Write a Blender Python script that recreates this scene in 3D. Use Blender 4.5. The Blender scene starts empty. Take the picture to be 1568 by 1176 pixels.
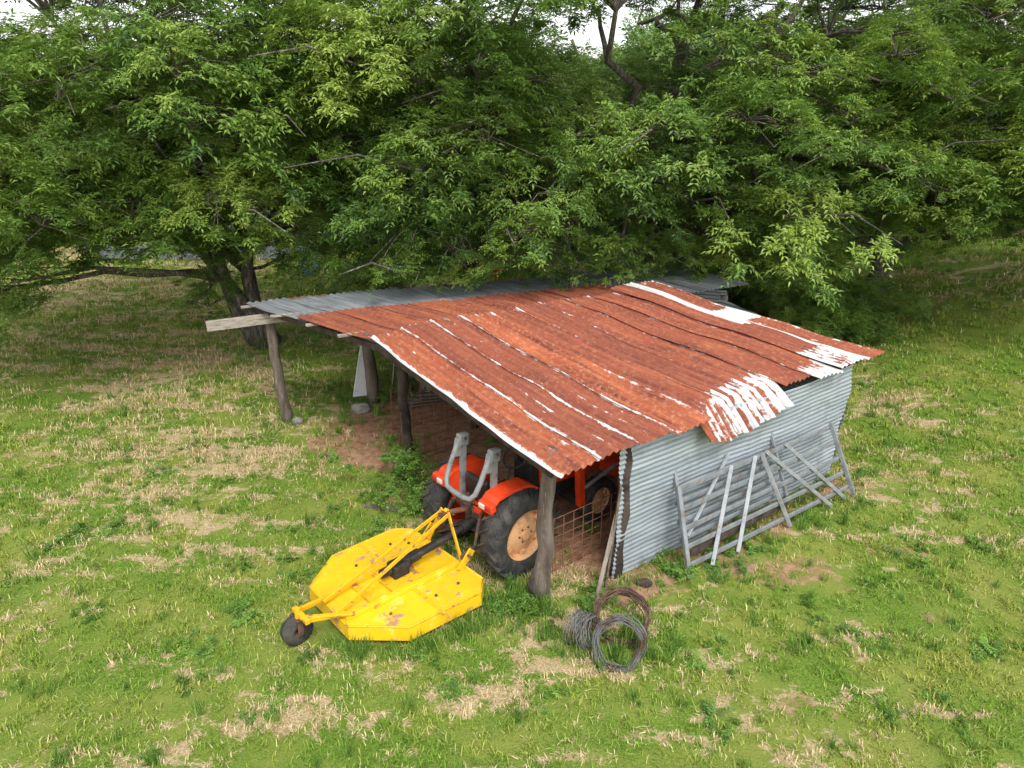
import bpy, math, random
import numpy as np
from mathutils import Vector, Matrix
random.seed(7); rng=np.random.default_rng(7)
S=bpy.context.scene; D=bpy.data
S.view_settings.view_transform='Standard'; S.view_settings.look='None'; S.view_settings.exposure=0

# ---------------------------------------------------------------- noise
def hsh(ix,iy,s):
    v=np.sin(ix*127.1+iy*311.7+s*74.7)*43758.5453
    return v-np.floor(v)
def vn(x,y,s=0):
    x=np.asarray(x,float);y=np.asarray(y,float)
    ix=np.floor(x);iy=np.floor(y);fx=x-ix;fy=y-iy
    fx=fx*fx*(3-2*fx);fy=fy*fy*(3-2*fy)
    a=hsh(ix,iy,s);b=hsh(ix+1,iy,s);c=hsh(ix,iy+1,s);d=hsh(ix+1,iy+1,s)
    return a+(b-a)*fx+(c-a)*fy+(a-b-c+d)*fx*fy
def fbm(x,y,s=0,o=4):
    t=0;a=.5;n=0
    for i in range(o):
        t=t+a*vn(x*2**i,y*2**i,s+i*3);n+=a;a*=.5
    return t/n
def sst(a,b,x):
    t=np.clip((x-a)/(b-a),0,1);return t*t*(3-2*t)

# ---------------------------------------------------------------- materials
class NT:
    def __init__(s,m):
        m.use_nodes=True;s.t=m.node_tree;s.t.nodes.clear()
    def n(s,ty,**k):
        x=s.t.nodes.new(ty)
        for a,b in k.items():setattr(x,a,b)
        return x
    def l(s,a,b):s.t.links.new(a,b)
    def noise(s,vec,scale,detail=4,rough=.6):
        x=s.n('ShaderNodeTexNoise');x.inputs['Scale'].default_value=scale
        x.inputs['Detail'].default_value=detail;x.inputs['Roughness'].default_value=rough
        if vec is not None:s.l(vec,x.inputs['Vector'])
        return x.outputs[0]
    def mapping(s,vec,scale,rz=0):
        mp=s.n('ShaderNodeMapping');mp.inputs['Scale'].default_value=scale;mp.inputs['Rotation'].default_value=(0,0,rz);s.l(vec,mp.inputs[0]);return mp.outputs[0]
    def ramp(s,f,lo,hi,a=(0,0,0,1),b=(1,1,1,1)):
        r=s.n('ShaderNodeValToRGB');e=r.color_ramp.elements
        e[0].position=lo;e[0].color=a;e[1].position=hi;e[1].color=b
        s.l(f,r.inputs[0]);return r.outputs[0]
    def mix(s,f,a,b,bt='MIX'):
        m=s.n('ShaderNodeMix',data_type='RGBA',blend_type=bt)
        for v,i in ((f,0),(a,6),(b,7)):
            if hasattr(v,'is_output') :s.l(v,m.inputs[i])
            else:m.inputs[i].default_value=v if i==0 else (*v[:3],1)
        return m.outputs[2]
    def math(s,op,a,b=0.,c=None):
        m=s.n('ShaderNodeMath',operation=op)
        for i,v in enumerate((a,b,c)):
            if v is None:continue
            if hasattr(v,'is_output'):s.l(v,m.inputs[i])
            else:m.inputs[i].default_value=v
        return m.outputs[0]
    def bump(s,h,st,dist=.02):
        b=s.n('ShaderNodeBump');b.inputs['Strength'].default_value=st;b.inputs['Distance'].default_value=dist
        s.l(h,b.inputs['Height']);return b.outputs[0]
    def out(s,col,rough=.7,metal=0.,normal=None,spec=.5):
        p=s.n('ShaderNodeBsdfPrincipled')
        for v,i in ((col,'Base Color'),(rough,'Roughness'),(metal,'Metallic')):
            if hasattr(v,'is_output'):s.l(v,p.inputs[i])
            else:p.inputs[i].default_value=(*v[:3],1) if i=='Base Color' else v
        p.inputs['Specular IOR Level'].default_value=spec
        if normal is not None:s.l(normal,p.inputs['Normal'])
        o=s.n('ShaderNodeOutputMaterial');s.l(p.outputs[0],o.inputs[0]);return p
def mat(name,base,layers=(),rough=.7,metal=0.,bump=0.,bs=30,stretch=(1,1,1),spec=.4):
    m=D.materials.new(name);t=NT(m)
    tc=t.n('ShaderNodeTexCoord');v=t.mapping(tc.outputs['Object'],stretch)
    col=None
    for (c,sc,lo,hi) in layers:
        f=t.ramp(t.noise(v,sc,6,.65),lo,hi)
        col=t.mix(f,base if col is None else col,c)
    nrm=t.bump(t.noise(v,bs,5),bump,.02) if bump else None
    t.out(base if col is None else col,rough,metal,nrm,spec);return m
RUSTC=(.20,.07,.035)
M_wood=mat('weathered_wood',(.18,.145,.115),[((.06,.042,.03),3,.4,.65),((.30,.27,.23),6,.55,.75)],.9,bump=.6,bs=25,stretch=(4,4,.6))
M_darkwood=mat('dark_wood',(.08,.058,.045),[((.02,.015,.012),4,.4,.65),((.17,.14,.12),7,.6,.75)],.95,bump=.6,bs=20)
M_plank=mat('grey_plank',(.36,.32,.27),[((.18,.14,.10),5,.45,.65)],.9,bump=.4,bs=20,stretch=(1,6,6))
M_orange=mat('orange_paint',(.76,.06,.012),[((.44,.035,.012),5,.5,.75),((.34,.2,.13),9,.66,.8)],.42,spec=.5)
M_cream=mat('cream_rim',(.66,.36,.17),[((.28,.14,.07),7,.5,.75)],.6)
M_tyre=mat('tyre_rubber',(.026,.026,.026),[((.10,.09,.07),5,.45,.75)],.85,bump=.3,bs=40)
M_black=mat('black_parts',(.018,.018,.018),[((.07,.055,.04),9,.5,.75)],.55)
M_grease=mat('greasy_iron',(.06,.05,.042),[(RUSTC,8,.45,.65)],.65,bump=.3)
M_yellow=mat('yellow_paint',(.84,.52,.010),[((.74,.42,.015),1.8,.38,.62),((.86,.62,.12),5,.56,.68),((.42,.24,.13),2.6,.60,.65),((.50,.36,.22),12,.64,.70)],.45,bump=.15,bs=8)
M_yellow2=mat('yellow_paint_bars',(.76,.41,.010),[((.28,.15,.06),8,.55,.63)],.5)
M_steel=mat('galvanised_steel',(.36,.38,.39),[((.22,.23,.24),6,.4,.7),((.30,.17,.10),9,.60,.72)],.5,metal=.2)
M_gate=mat('gate_steel',(.27,.295,.31),[((.16,.17,.18),6,.4,.7),((.25,.14,.09),7,.56,.70)],.5,metal=.2)
M_fencetin=mat('old_tin',(.16,.18,.20),[((.09,.09,.09),4,.4,.7)],.6)
M_rustbar=mat('rusty_bar',(.18,.07,.04),[((.33,.15,.09),9,.45,.7)],.9)
M_silver=mat('rollbar_grey',(.22,.23,.23),[((.10,.095,.09),8,.5,.7)],.5)
M_wire=mat('wire_old',(.16,.16,.16),[((.10,.06,.04),6,.45,.6)],.7,metal=.1)
M_wirer=mat('wire_rust',(.08,.042,.03),[((.18,.11,.08),6,.45,.6)],.8)
M_white=mat('white_panel',(.72,.74,.74),[((.5,.5,.48),5,.5,.7)],.6)
M_blue=mat('blue_plastic',(.07,.30,.52),[((.14,.36,.5),5,.5,.7)],.5)
M_red=mat('red_paint',(.50,.03,.02),[((.22,.03,.02),6,.5,.7)],.6)
M_lamp=mat('lamp_lens',(.65,.6,.55),rough=.2)
M_lampr=mat('lamp_red',(.5,.02,.02),rough=.25)
M_stone=mat('stone',(.3,.28,.25),[((.16,.14,.12),6,.4,.7)],.9,bump=.5,bs=12)
M_bark=mat('bark',(.11,.09,.072),[((.045,.036,.028),5,.4,.65),((.27,.25,.22),8,.5,.7)],.95,bump=.9,bs=18,stretch=(2,2,.5))

def tin(name,mode):
    m=D.materials.new(name);t=NT(m)
    at=t.n('ShaderNodeAttribute',attribute_name='suv');ga=t.n('ShaderNodeAttribute',attribute_name='galv')
    A=at.outputs['Vector']
    streak=t.noise(t.mapping(A,(9,.55,1)),1.0,5,.6);m2=t.mapping(A,(1,.8,1));fine=t.noise(m2,16,6,.7);mid=t.noise(m2,3.2,5,.65)
    flake=t.noise(t.mapping(A,(14,6,1)),1.0,6,.75)
    if mode=='rust':
        c=t.mix(t.ramp(streak,.38,.62),(.12,.032,.022),(.46,.135,.055))
        c=t.mix(t.ramp(mid,.42,.66),c,(.31,.078,.036))
        c=t.mix(t.ramp(fine,.50,.76),c,(.54,.25,.15))
        dk=t.n('ShaderNodeSeparateXYZ');t.l(A,dk.inputs[0])
        per=t.n('ShaderNodeTexWhiteNoise',noise_dimensions='1D');t.l(dk.outputs[2],per.inputs['W'])
        c=t.mix(t.math('MULTIPLY',per.outputs[0],.65),c,(.17,.052,.036))
        s=t.math('ADD',ga.outputs['Fac'],t.math('MULTIPLY_ADD',flake,1.3,-.65))
        s=t.math('ADD',s,t.math('MULTIPLY_ADD',mid,.8,-.4))
        mk=t.ramp(s,.46,.56)
        g=t.mix(t.ramp(streak,.35,.65),(.40,.41,.41),(.68,.68,.66))
        c=t.mix(mk,c,g);r=t.math('MULTIPLY_ADD',mk,-.3,.85)
        t.out(c,r,0,t.bump(fine,.25,.01),.3)
    else:
        g=t.mix(t.ramp(streak,.3,.7),(.25,.295,.33),(.41,.45,.48)) if mode=='wall' else t.mix(t.ramp(streak,.3,.7),(.17,.19,.205),(.38,.40,.42))
        g=t.mix(t.ramp(mid,.50,.75),g,(.22,.24,.25))
        s=t.math('ADD',ga.outputs['Fac'],t.math('MULTIPLY_ADD',fine,.7,-.35))
        s=t.math('ADD',s,t.math('MULTIPLY_ADD',mid,.9,-.45))
        c=t.mix(t.ramp(s,.5,.75),g,(.25,.10,.055))
        t.out(c,.45,.3,t.bump(mid,.1,.02),.5)
    return m
M_rust=tin('rusty_roof_tin','rust');M_wall=tin('galvanised_wall_tin','wall');M_grey=tin('grey_roof_tin','grey')

# ---------------------------------------------------------------- object helpers
def link(o,parent=None):
    S.collection.objects.link(o)
    if parent:o.parent=parent
    return o
def empty(name,loc=(0,0,0),rz=0):
    e=D.objects.new(name,None);e.location=loc;e.rotation_euler=(0,0,rz);e.empty_display_size=.2
    return link(e)
def meshobj(name,V,F,m,parent=None,smooth=False,bev=0):
    me=D.meshes.new(name);me.from_pydata([tuple(v) for v in V],[],F);me.update()
    if m:me.materials.append(m)
    if smooth:me.polygons.foreach_set('use_smooth',[True]*len(me.polygons))
    o=link(D.objects.new(name,me),parent)
    if bev:
        b=o.modifiers.new('b','BEVEL');b.width=bev;b.segments=2;b.limit_method='ANGLE'
    return o
def sweep(V,F,pts,rad,n=8,cap=True,jit=0):
    pts=[Vector(p) for p in pts];b=len(V);pr=None
    for i,p in enumerate(pts):
        d=(pts[min(i+1,len(pts)-1)]-pts[max(i-1,0)])
        if d.length<1e-6:d=Vector((0,0,1))
        d.normalize()
        if pr is None:pr=d.orthogonal().normalized()
        pr=(pr-d*pr.dot(d));pr=pr.normalized() if pr.length>1e-6 else d.orthogonal().normalized()
        q=d.cross(pr);r=rad[i] if hasattr(rad,'__len__') else rad
        for k in range(n):
            a=2*math.pi*k/n;rr=r*(1+jit*(random.random()-.5))
            V.append(p+pr*math.cos(a)*rr+q*math.sin(a)*rr)
    for i in range(len(pts)-1):
        for k in range(n):
            k2=(k+1)%n;F.append((b+i*n+k,b+i*n+k2,b+(i+1)*n+k2,b+(i+1)*n+k))
    if cap:
        F.append(tuple(b+k for k in range(n-1,-1,-1)));e=b+(len(pts)-1)*n;F.append(tuple(e+k for k in range(n)))
class B:
    def __init__(s,parent):s.p=parent
    def box(s,name,c,size,m,rot=(0,0,0),bev=.01):
        x,y,z=[a/2 for a in size]
        V=[(-x,-y,-z),(x,-y,-z),(x,y,-z),(-x,y,-z),(-x,-y,z),(x,-y,z),(x,y,z),(-x,y,z)]
        F=[(3,2,1,0),(4,5,6,7),(0,1,5,4),(1,2,6,5),(2,3,7,6),(3,0,4,7)]
        o=meshobj(name,V,F,m,s.p,bev=min(bev,min(size)*.3));o.location=c;o.rotation_euler=rot;return o
    def beam(s,name,p,q,w,h,m,bev=.006,roll=0):
        p=Vector(p);q=Vector(q);d=q-p;L=d.length
        o=s.box(name,(0,0,0),(L,w,h),m,bev=bev);X=d.normalized()
        Z=Vector((0,0,1)) if abs(X.z)<.95 else Vector((1,0,0))
        Y=Z.cross(X).normalized();Z=X.cross(Y)
        R=Matrix((X,Y,Z)).transposed()@Matrix.Rotation(roll,3,'X');o.matrix_local=Matrix.Translation((p+q)/2)@R.to_4x4();return o
    def path(s,name,pts,r,m,n=10):
        V=[];F=[];sweep(V,F,pts,r,n);return meshobj(name,V,F,m,s.p,True)
    def cyl(s,name,p,q,r,m,n=20,r2=None):
        V=[];F=[];sweep(V,F,[p,q],[r,r if r2 is None else r2],n);return meshobj(name,V,F,m,s.p,bev=.004)
    def poly(s,name,V,F,m,smooth=False,bev=0):return meshobj(name,V,F,m,s.p,smooth,bev)
    def rev(s,name,prof,c,m,n=40):
        V=[];F=[];k=len(prof)
        for i in range(n):
            a=2*math.pi*i/n
            for (y,r) in prof:V.append((c[0]+r*math.cos(a),c[1]+y,c[2]+r*math.sin(a)))
        for i in range(n):
            j=(i+1)%n
            for q in range(k-1):F.append((i*k+q,i*k+q+1,j*k+q+1,j*k+q))
        return meshobj(name,V,F,m,s.p,True)
def prism(poly,z0,z1):
    n=len(poly);V=[(x,y,z0) for x,y in poly]+[(x,y,z1) for x,y in poly]
    F=[tuple(range(n-1,-1,-1)),tuple(range(n,2*n))]+[(i,(i+1)%n,n+(i+1)%n,n+i) for i in range(n)]
    return V,F

def scatter(name,pts,rots,scl,tint,sources,parent=None):
    col=D.collections.new(name+'_src')
    for o in sources:col.objects.link(o)
    n=len(pts);me=D.meshes.new(name);me.vertices.add(n)
    me.vertices.foreach_set('co',np.asarray(pts,np.float32).ravel())
    a=me.attributes.new('rot','FLOAT_VECTOR','POINT');a.data.foreach_set('vector',np.asarray(rots,np.float32).ravel())
    a=me.attributes.new('scl','FLOAT','POINT');a.data.foreach_set('value',np.asarray(scl,np.float32))
    a=me.attributes.new('tint','FLOAT','POINT');a.data.foreach_set('value',np.asarray(tint,np.float32))
    a=me.attributes.new('idx','INT','POINT');a.data.foreach_set('value',rng.integers(0,len(sources),n).astype(np.int32))
    o=link(D.objects.new(name,me),parent)
    g=D.node_groups.new(name+'_gn','GeometryNodeTree')
    g.interface.new_socket('Geometry',in_out='INPUT',socket_type='NodeSocketGeometry')
    g.interface.new_socket('Geometry',in_out='OUTPUT',socket_type='NodeSocketGeometry')
    N=g.nodes;L=g.links;gi=N.new('NodeGroupInput');go=N.new('NodeGroupOutput')
    ci=N.new('GeometryNodeCollectionInfo');ci.inputs['Collection'].default_value=col
    ci.inputs['Separate Children'].default_value=True;ci.inputs['Reset Children'].default_value=True
    ip=N.new('GeometryNodeInstanceOnPoints');ip.inputs['Pick Instance'].default_value=True
    def na(nm,ty):
        x=N.new('GeometryNodeInputNamedAttribute');x.data_type=ty;x.inputs['Name'].default_value=nm
        return [q for q in x.outputs if q.enabled and q.name=='Attribute'][0]
    e=N.new('FunctionNodeEulerToRotation')
    L.new(na('rot','FLOAT_VECTOR'),e.inputs[0]);L.new(e.outputs[0],ip.inputs['Rotation'])
    L.new(na('scl','FLOAT'),ip.inputs['Scale']);L.new(na('idx','INT'),ip.inputs['Instance Index'])
    L.new(gi.outputs[0],ip.inputs['Points']);L.new(ci.outputs[0],ip.inputs['Instance']);L.new(ip.outputs[0],go.inputs[0])
    md=o.modifiers.new('scatter','NODES');md.node_group=g
    return o

# ---------------------------------------------------------------- foliage sources
def leafmat(name,dark,light,yel,trans=.3,gloss=True):
    m=D.materials.new(name);t=NT(m)
    a=t.n('ShaderNodeAttribute',attribute_name='tint',attribute_type='INSTANCER')
    c=t.n('ShaderNodeAttribute',attribute_name='lf')
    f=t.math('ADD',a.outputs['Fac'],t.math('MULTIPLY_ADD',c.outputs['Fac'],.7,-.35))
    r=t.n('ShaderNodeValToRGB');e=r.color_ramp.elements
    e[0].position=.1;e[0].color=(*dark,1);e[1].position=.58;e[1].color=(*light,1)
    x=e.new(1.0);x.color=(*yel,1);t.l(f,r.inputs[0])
    if gloss:
        p=t.n('ShaderNodeBsdfPrincipled');t.l(r.outputs[0],p.inputs['Base Color']);p.inputs['Roughness'].default_value=.5
        p.inputs['Specular IOR Level'].default_value=.4
    else:
        p=t.n('ShaderNodeBsdfDiffuse');t.l(r.outputs[0],p.inputs[0])
    tr=t.n('ShaderNodeBsdfTranslucent');t.l(t.mix(.5,r.outputs[0],yel),tr.inputs[0])
    mx=t.n('ShaderNodeMixShader');mx.inputs[0].default_value=trans
    t.l(p.outputs[0],mx.inputs[1]);t.l(tr.outputs[0],mx.inputs[2])
    o=t.n('ShaderNodeOutputMaterial');t.l(mx.outputs[0],o.inputs[0]);return m
M_leaf=leafmat('pecan_leaf',(.045,.10,.020),(.145,.265,.042),(.34,.45,.085))
M_leafd=leafmat('distant_leaf',(.055,.11,.03),(.14,.24,.06),(.26,.36,.11),gloss=False)
M_weed=leafmat('weed_leaf',(.07,.16,.025),(.16,.30,.04),(.30,.42,.08),.3)
def srcobj(name,V,F,m,lf):
    me=D.meshes.new(name);me.from_pydata([tuple(v) for v in V],[],F);me.update();me.materials.append(m)
    a=me.attributes.new('lf','FLOAT','FACE');a.data.foreach_set('value',np.asarray(lf,np.float32))
    return D.objects.new(name,me)
def spray(V,F,lf,O=Vector((0,0,0)),base=None,nl=12,leaflets=5,L=.42,ll=.112,lw=.036,droop=.5,out=None):
    for i in range(nl):
        az=random.uniform(0,2*math.pi);el=random.uniform(-.25,1.1)
        d=Vector((math.cos(az)*math.cos(el),math.sin(az)*math.cos(el),math.sin(el)))
        if out is not None:d=(d+out*.7).normalized()
        p=O+Vector((random.uniform(-.08,.08),random.uniform(-.08,.08),random.uniform(-.08,.08)));LL=L*random.uniform(.6,1.1)
        val=random.random() if base is None else base+random.uniform(-.25,.25)
        side=d.cross(Vector((0,0,1)));side=side.normalized() if side.length>.05 else Vector((1,0,0))
        for k in range(leaflets):
            s=(k+.6)/leaflets;q=p+d*LL*s+Vector((0,0,-droop*LL*s*s))
            for sg in ((-1,1) if k<leaflets-1 else (0,)):
                e=(side*sg*.85+d*.6+Vector((0,0,random.uniform(-.6,.15)))).normalized()
                w=e.cross(Vector((random.uniform(-.5,.5),random.uniform(-.5,.5),1))).normalized()*lw*.5*random.uniform(.8,1.3)
                l=ll*random.uniform(.7,1.15);b=len(V);mid=q+e*l*.45+Vector((0,0,.006))
                V+=[q,mid+w,q+e*l+Vector((0,0,-.2*l)),mid-w];F.append((b,b+1,b+2,b+3));lf.append(min(1,max(0,val+random.uniform(-.2,.2))))
def boughsrc(name,m,ns=58,R=1.3,flat=.55,droop=.28,**k):
    V=[];F=[];lf=[]
    for i in range(ns):
        a=random.uniform(0,6.283);r=math.sqrt(random.random())
        dx,dy=math.cos(a)*r,math.sin(a)*r;top=1 if random.random()<.8 else -.6
        z=flat*math.sqrt(max(0,1-r*r))*top*random.uniform(.5,1)
        rr=R*(1+.35*math.sin(a*3+ns)*r)
        p=Vector((dx*rr,dy*rr,z*R-droop*R*(max(0,dx)**1.5)-.2*R*r*r))
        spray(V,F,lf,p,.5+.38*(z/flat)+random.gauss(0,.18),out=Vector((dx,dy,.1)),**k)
    return srcobj(name,V,F,m,lf)
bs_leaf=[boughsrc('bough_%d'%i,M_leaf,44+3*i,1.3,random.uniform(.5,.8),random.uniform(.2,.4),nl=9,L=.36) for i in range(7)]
bs_dist=[boughsrc('far_bough_%d'%i,M_leafd,36,1.3,.8,.1,nl=8,leaflets=4,lw=.055,ll=.14) for i in range(4)]
def single(nm,m,**k):
    V=[];F=[];lf=[];spray(V,F,lf,**k);return srcobj(nm,V,F,m,lf)
sp_weed=[single('weed_spray_%d'%i,M_weed,nl=12,leaflets=5,L=.34,ll=.10,lw=.05,droop=.3) for i in range(3)]

# -------- shared ground colour pattern (world position), used by soil and blades
def pattern(t,g):
    a=t.noise(t.mapping(g,(.6,2.0,0),.45),1.0,6,.68)
    b=t.noise(t.mapping(g,(1,1,0)),3.8,6,.7)
    c=t.noise(t.mapping(g,(1,1,0)),.22,2,.5)
    x=t.n('ShaderNodeSeparateXYZ');t.l(g,x.inputs[0])
    s=t.math('ADD',t.math('MULTIPLY',a,.56),t.math('MULTIPLY',b,.44))
    s=t.math('ADD',s,t.math('MULTIPLY_ADD',c,.30,-.155))
    s=t.math('ADD',s,t.math('MULTIPLY',x.outputs[0],-.0020))
    st=t.ramp(s,.485,.585)
    hue=t.noise(t.mapping(g,(1,1,0)),.9,4,.6)
    return st,hue
M_grass=D.materials.new('grass_blade');t=NT(M_grass)
g=t.n('ShaderNodeNewGeometry').outputs['Position'];st,hue=pattern(t,g)
lf=t.n('ShaderNodeAttribute',attribute_name='lf').outputs['Fac']
grn=t.mix(lf,(.08,.17,.022),(.23,.35,.045));grn=t.mix(t.ramp(hue,.42,.62),grn,t.mix(lf,(.16,.22,.03),(.38,.41,.08)))
stw=t.mix(lf,(.34,.26,.12),(.70,.56,.32))
f=t.math('ADD',st,t.math('MULTIPLY_ADD',lf,.9,-.45));c=t.mix(t.ramp(f,.30,.62),grn,stw)
df=t.n('ShaderNodeBsdfDiffuse');t.l(c,df.inputs[0])
t.l(df.outputs[0],t.n('ShaderNodeOutputMaterial').inputs[0])
def tuft(name,n,R,hmin,hmax,lean,w=.0045,m=None):
    V=[];F=[];lf=[]
    cl=[(random.uniform(0,6.283),R*math.sqrt(random.random())) for i in range(max(1,n//14))]
    for i in range(n):
        if random.random()<.65:
            a,r=random.choice(cl);p=Vector((math.cos(a)*r+random.gauss(0,.03),math.sin(a)*r+random.gauss(0,.03),-.01));hb=1.3
        else:
            a=random.uniform(0,6.283);r=R*math.sqrt(random.random());p=Vector((math.cos(a)*r,math.sin(a)*r,-.01));hb=.65
        a2=random.uniform(0,6.283);h=random.uniform(hmin,hmax)*hb;o=Vector((math.cos(a2),math.sin(a2),0))*lean*random.uniform(.3,1)
        if random.random()<.35:h*=.3;o*=1.7
        s=Vector((-math.sin(a2),math.cos(a2),0))*w*random.uniform(.7,1.5);b=len(V)
        mm=p+o*.45+Vector((0,0,h*.7));e=p+o+Vector((0,0,h))
        V+=[p-s,p+s,mm+s*.8,mm-s*.8,e];F+=[(b,b+1,b+2,b+3),(b+3,b+2,b+4)];v=random.random();lf+=[v,v]
    return srcobj(name,V,F,m or M_grass,lf)
tg=[tuft('grass_tuft_%d'%i,320,.42,.025,.072,.07) for i in range(5)]
tsm=[tuft('grass_small_%d'%i,60,.13,.03,.08,.07) for i in range(3)]
tt=[tuft('tall_tuft_%d'%i,60,.13,.10,.30,.15,.006,M_weed) for i in range(3)]

# ---------------------------------------------------------------- ground
def inside(px,py,poly):
    c=np.zeros(np.shape(px),bool);n=len(poly)
    for i in range(n):
        x1,y1=poly[i];x2,y2=poly[(i+1)%n]
        t=((y1>py)!=(y2>py))&(px<(x2-x1)*(py-y1)/((y2-y1) if y2!=y1 else 1e-9)+x1)
        c^=t
    return c
def segd(px,py,a,b):
    ax,ay=a;bx,by=b;dx,dy=bx-ax,by-ay;t=np.clip(((px-ax)*dx+(py-ay)*dy)/(dx*dx+dy*dy),0,1)
    return np.hypot(px-ax-t*dx,py-ay-t*dy)
SHED=[(-.2,8.3),(1.45,8.0),(5.4,10.8),(3.4,15.8),(-2.6,14.6),(-2.0,11.6),(-.9,9.8)]
DIRT2=[(-3.7,12.0),(-2.4,10.9),(-1.5,10.0),(-.8,9.6),(1,10),(3,16),(-3.2,15.2)]
def pdist(px,py,poly):
    d=np.full(np.shape(px),1e9)
    for i in range(len(poly)):d=np.minimum(d,segd(px,py,poly[i],poly[(i+1)%len(poly)]))
    return np.where(inside(px,py,poly),-d,d)
def dirt(x,y):
    d=np.minimum(pdist(x,y,SHED),pdist(x,y,DIRT2))
    f=1-sst(-.5,.45,d+(fbm(x*1.5,y*1.5,20)-.5)*1.8)
    w=1-sst(.1,.75,segd(x,y,(1.5,7.7),(5.6,10.4))+(fbm(x*2,y*2,22)-.5)*.9)
    q=1-sst(.2,1.3,np.hypot((x-3.8)*.7,y-8.1)+(fbm(x*2,y*2,24)-.5)*1.6)
    pt=sst(.66,.78,fbm(x*.95+9,y*1.4,31))*(.34+.2*(x>2))
    tr=1-sst(.6,2.0,np.hypot(x+6.4,y-17.7)+(fbm(x,y,3)-.5)*2)
    tr2=1-sst(3,6,np.hypot(x-3,y-20)+(fbm(x,y,3)-.5)*3)
    return np.clip(np.maximum.reduce([f,w*.7,q*.6,pt,tr*.5,tr2*.9]),0,1)
def gh(x,y):
    s=((fbm(x*.5,y*.5,40,3)-.5)*.16+(fbm(x*2.2,y*2.2,44,2)-.5)*.045)*sst(.3,2.0,np.minimum(pdist(x,y,SHED),segd(x,y,(-2.6,6.8),(-.4,8.3))-.8))
    return s+1.5*sst(6.5,18,x)*sst(8,22,y)-.5*sst(4,14,-x)*sst(14,4,y)
xs=np.concatenate([-np.geomspace(420,24.5,22),np.arange(-24,24.01,.16),np.geomspace(24.5,420,22)])
ys=np.concatenate([np.linspace(-200,2,24),np.arange(2.2,34,.16),np.geomspace(34.5,600,24)])
X,Y=np.meshgrid(xs,ys);Z=gh(X,Y);nx,ny=len(xs),len(ys)
me=D.meshes.new('ground');V=np.stack([X.ravel(),Y.ravel(),Z.ravel()],1)
i=np.arange((nx-1)*(ny-1));r=i//(nx-1);c=i%(nx-1);b0=r*nx+c
F=np.stack([b0,b0+1,b0+nx+1,b0+nx],1)
me.from_pydata(V.tolist(),[],F.tolist());me.update()
a=me.attributes.new('dirt','FLOAT','POINT');a.data.foreach_set('value',dirt(X,Y).ravel().astype(np.float32))
me.polygons.foreach_set('use_smooth',[True]*len(me.polygons))
m=D.materials.new('ground_grass');t=NT(m);g=t.n('ShaderNodeNewGeometry').outputs['Position']
di=t.n('ShaderNodeAttribute',attribute_name='dirt').outputs['Fac'];st,hue=pattern(t,g)
n1=t.noise(g,6,6,.7);n2=t.noise(g,45,4,.7)
grn=t.mix(t.ramp(n2,.35,.65),(.07,.13,.018),(.20,.29,.042));grn=t.mix(t.ramp(hue,.42,.62),grn,(.23,.26,.055))
stw=t.mix(t.ramp(n2,.35,.65),(.29,.21,.11),(.60,.47,.27))
f=t.ramp(t.math('ADD',st,t.math('MULTIPLY_ADD',n1,1.2,-.6)),.3,.7)
c=t.mix(f,grn,stw)
drt=t.mix(t.ramp(n1,.35,.65),(.24,.105,.06),(.46,.29,.18))
f=t.ramp(t.math('ADD',di,t.math('MULTIPLY_ADD',n1,1.2,-.6)),.4,.7)
c=t.mix(f,c,drt);t.out(c,.95,0,t.bump(n2,.8,.03),.1)
me.materials.append(m);link(D.objects.new('ground',me))
MOW=[(-2.75,7.4),(-2.1,6.65),(-1.3,6.55),(-.35,7.25),(-1.35,8.5),(-2.5,8.0)]
def gridpts(x0,x1,y0,y1,st_):
    a,b_=np.meshgrid(np.arange(x0,x1,st_),np.arange(y0,y1,st_));a=a.ravel();b_=b_.ravel()
    return a+rng.uniform(-.45,.45,len(a))*st_,b_+rng.uniform(-.45,.45,len(a))*st_
P=[]
for (x0,x1,y0,y1,st_,sc) in ((-9,10,4.0,12,.46,1.0),(-16,16,12,20,.64,1.35),(-25,25,20,31,1.0,1.9)):
    x,y=gridpts(x0,x1,y0,y1,st_);P.append((x,y,np.full(len(x),sc)))
px,py,sc=[np.concatenate(q) for q in zip(*P)]
k=(np.abs(px)<py*.80+3);px,py,sc=px[k],py[k],sc[k]
dd=dirt(px,py);k=(rng.random(len(px))>dd*.9)&(pdist(px,py,MOW)>.22)&(pdist(px,py,SHED)>.1);px,py,sc=px[k],py[k],sc[k]
def emit(name,px,py,src,sc,hide=.06,tint=.5):
    n=len(px);z=gh(px,py)
    rot=np.stack([rng.normal(0,hide,n),rng.normal(0,hide,n),rng.uniform(0,6.283,n)],1)
    scatter(name,np.stack([px,py,z],1),rot,sc*rng.uniform(.8,1.2,n),np.clip(rng.normal(tint,.12,n),0,1),src)
emit('grass',px,py,tg,sc,.03)
x,y=gridpts(-4,7,5.8,15,.2);dd=dirt(x,y);m_=pdist(x,y,MOW);s_=pdist(x,y,SHED)
k=(((m_>.04)&(m_<.45))|((s_>-.3)&(s_<.5)))&(m_>.03)&(rng.random(len(x))>dd*.75);emit('grass_edge',x[k],y[k],tsm,np.ones(k.sum()),.1)
tp=[]
def along(a,b,n,w):
    for i in range(n):
        f=random.random();tp.append((a[0]+(b[0]-a[0])*f+random.gauss(0,w),a[1]+(b[1]-a[1])*f+random.gauss(0,w)))
along((1.3,7.6),(5.5,10.6),50,.16);along((2.3,7.8),(5.6,9.9),30,.15);along((-.3,7.1),(.6,7.2),50,.2);along((-1.3,6.45),(-.3,7.1),60,.08)
along((-2.1,6.55),(-1.3,6.4),26,.08);along((-1.3,8.6),(-2.6,8.1),26,.12);along((-.3,7.3),(.2,7.6),36,.15);along((.7,6.6),(1.5,6.5),50,.25)
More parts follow.
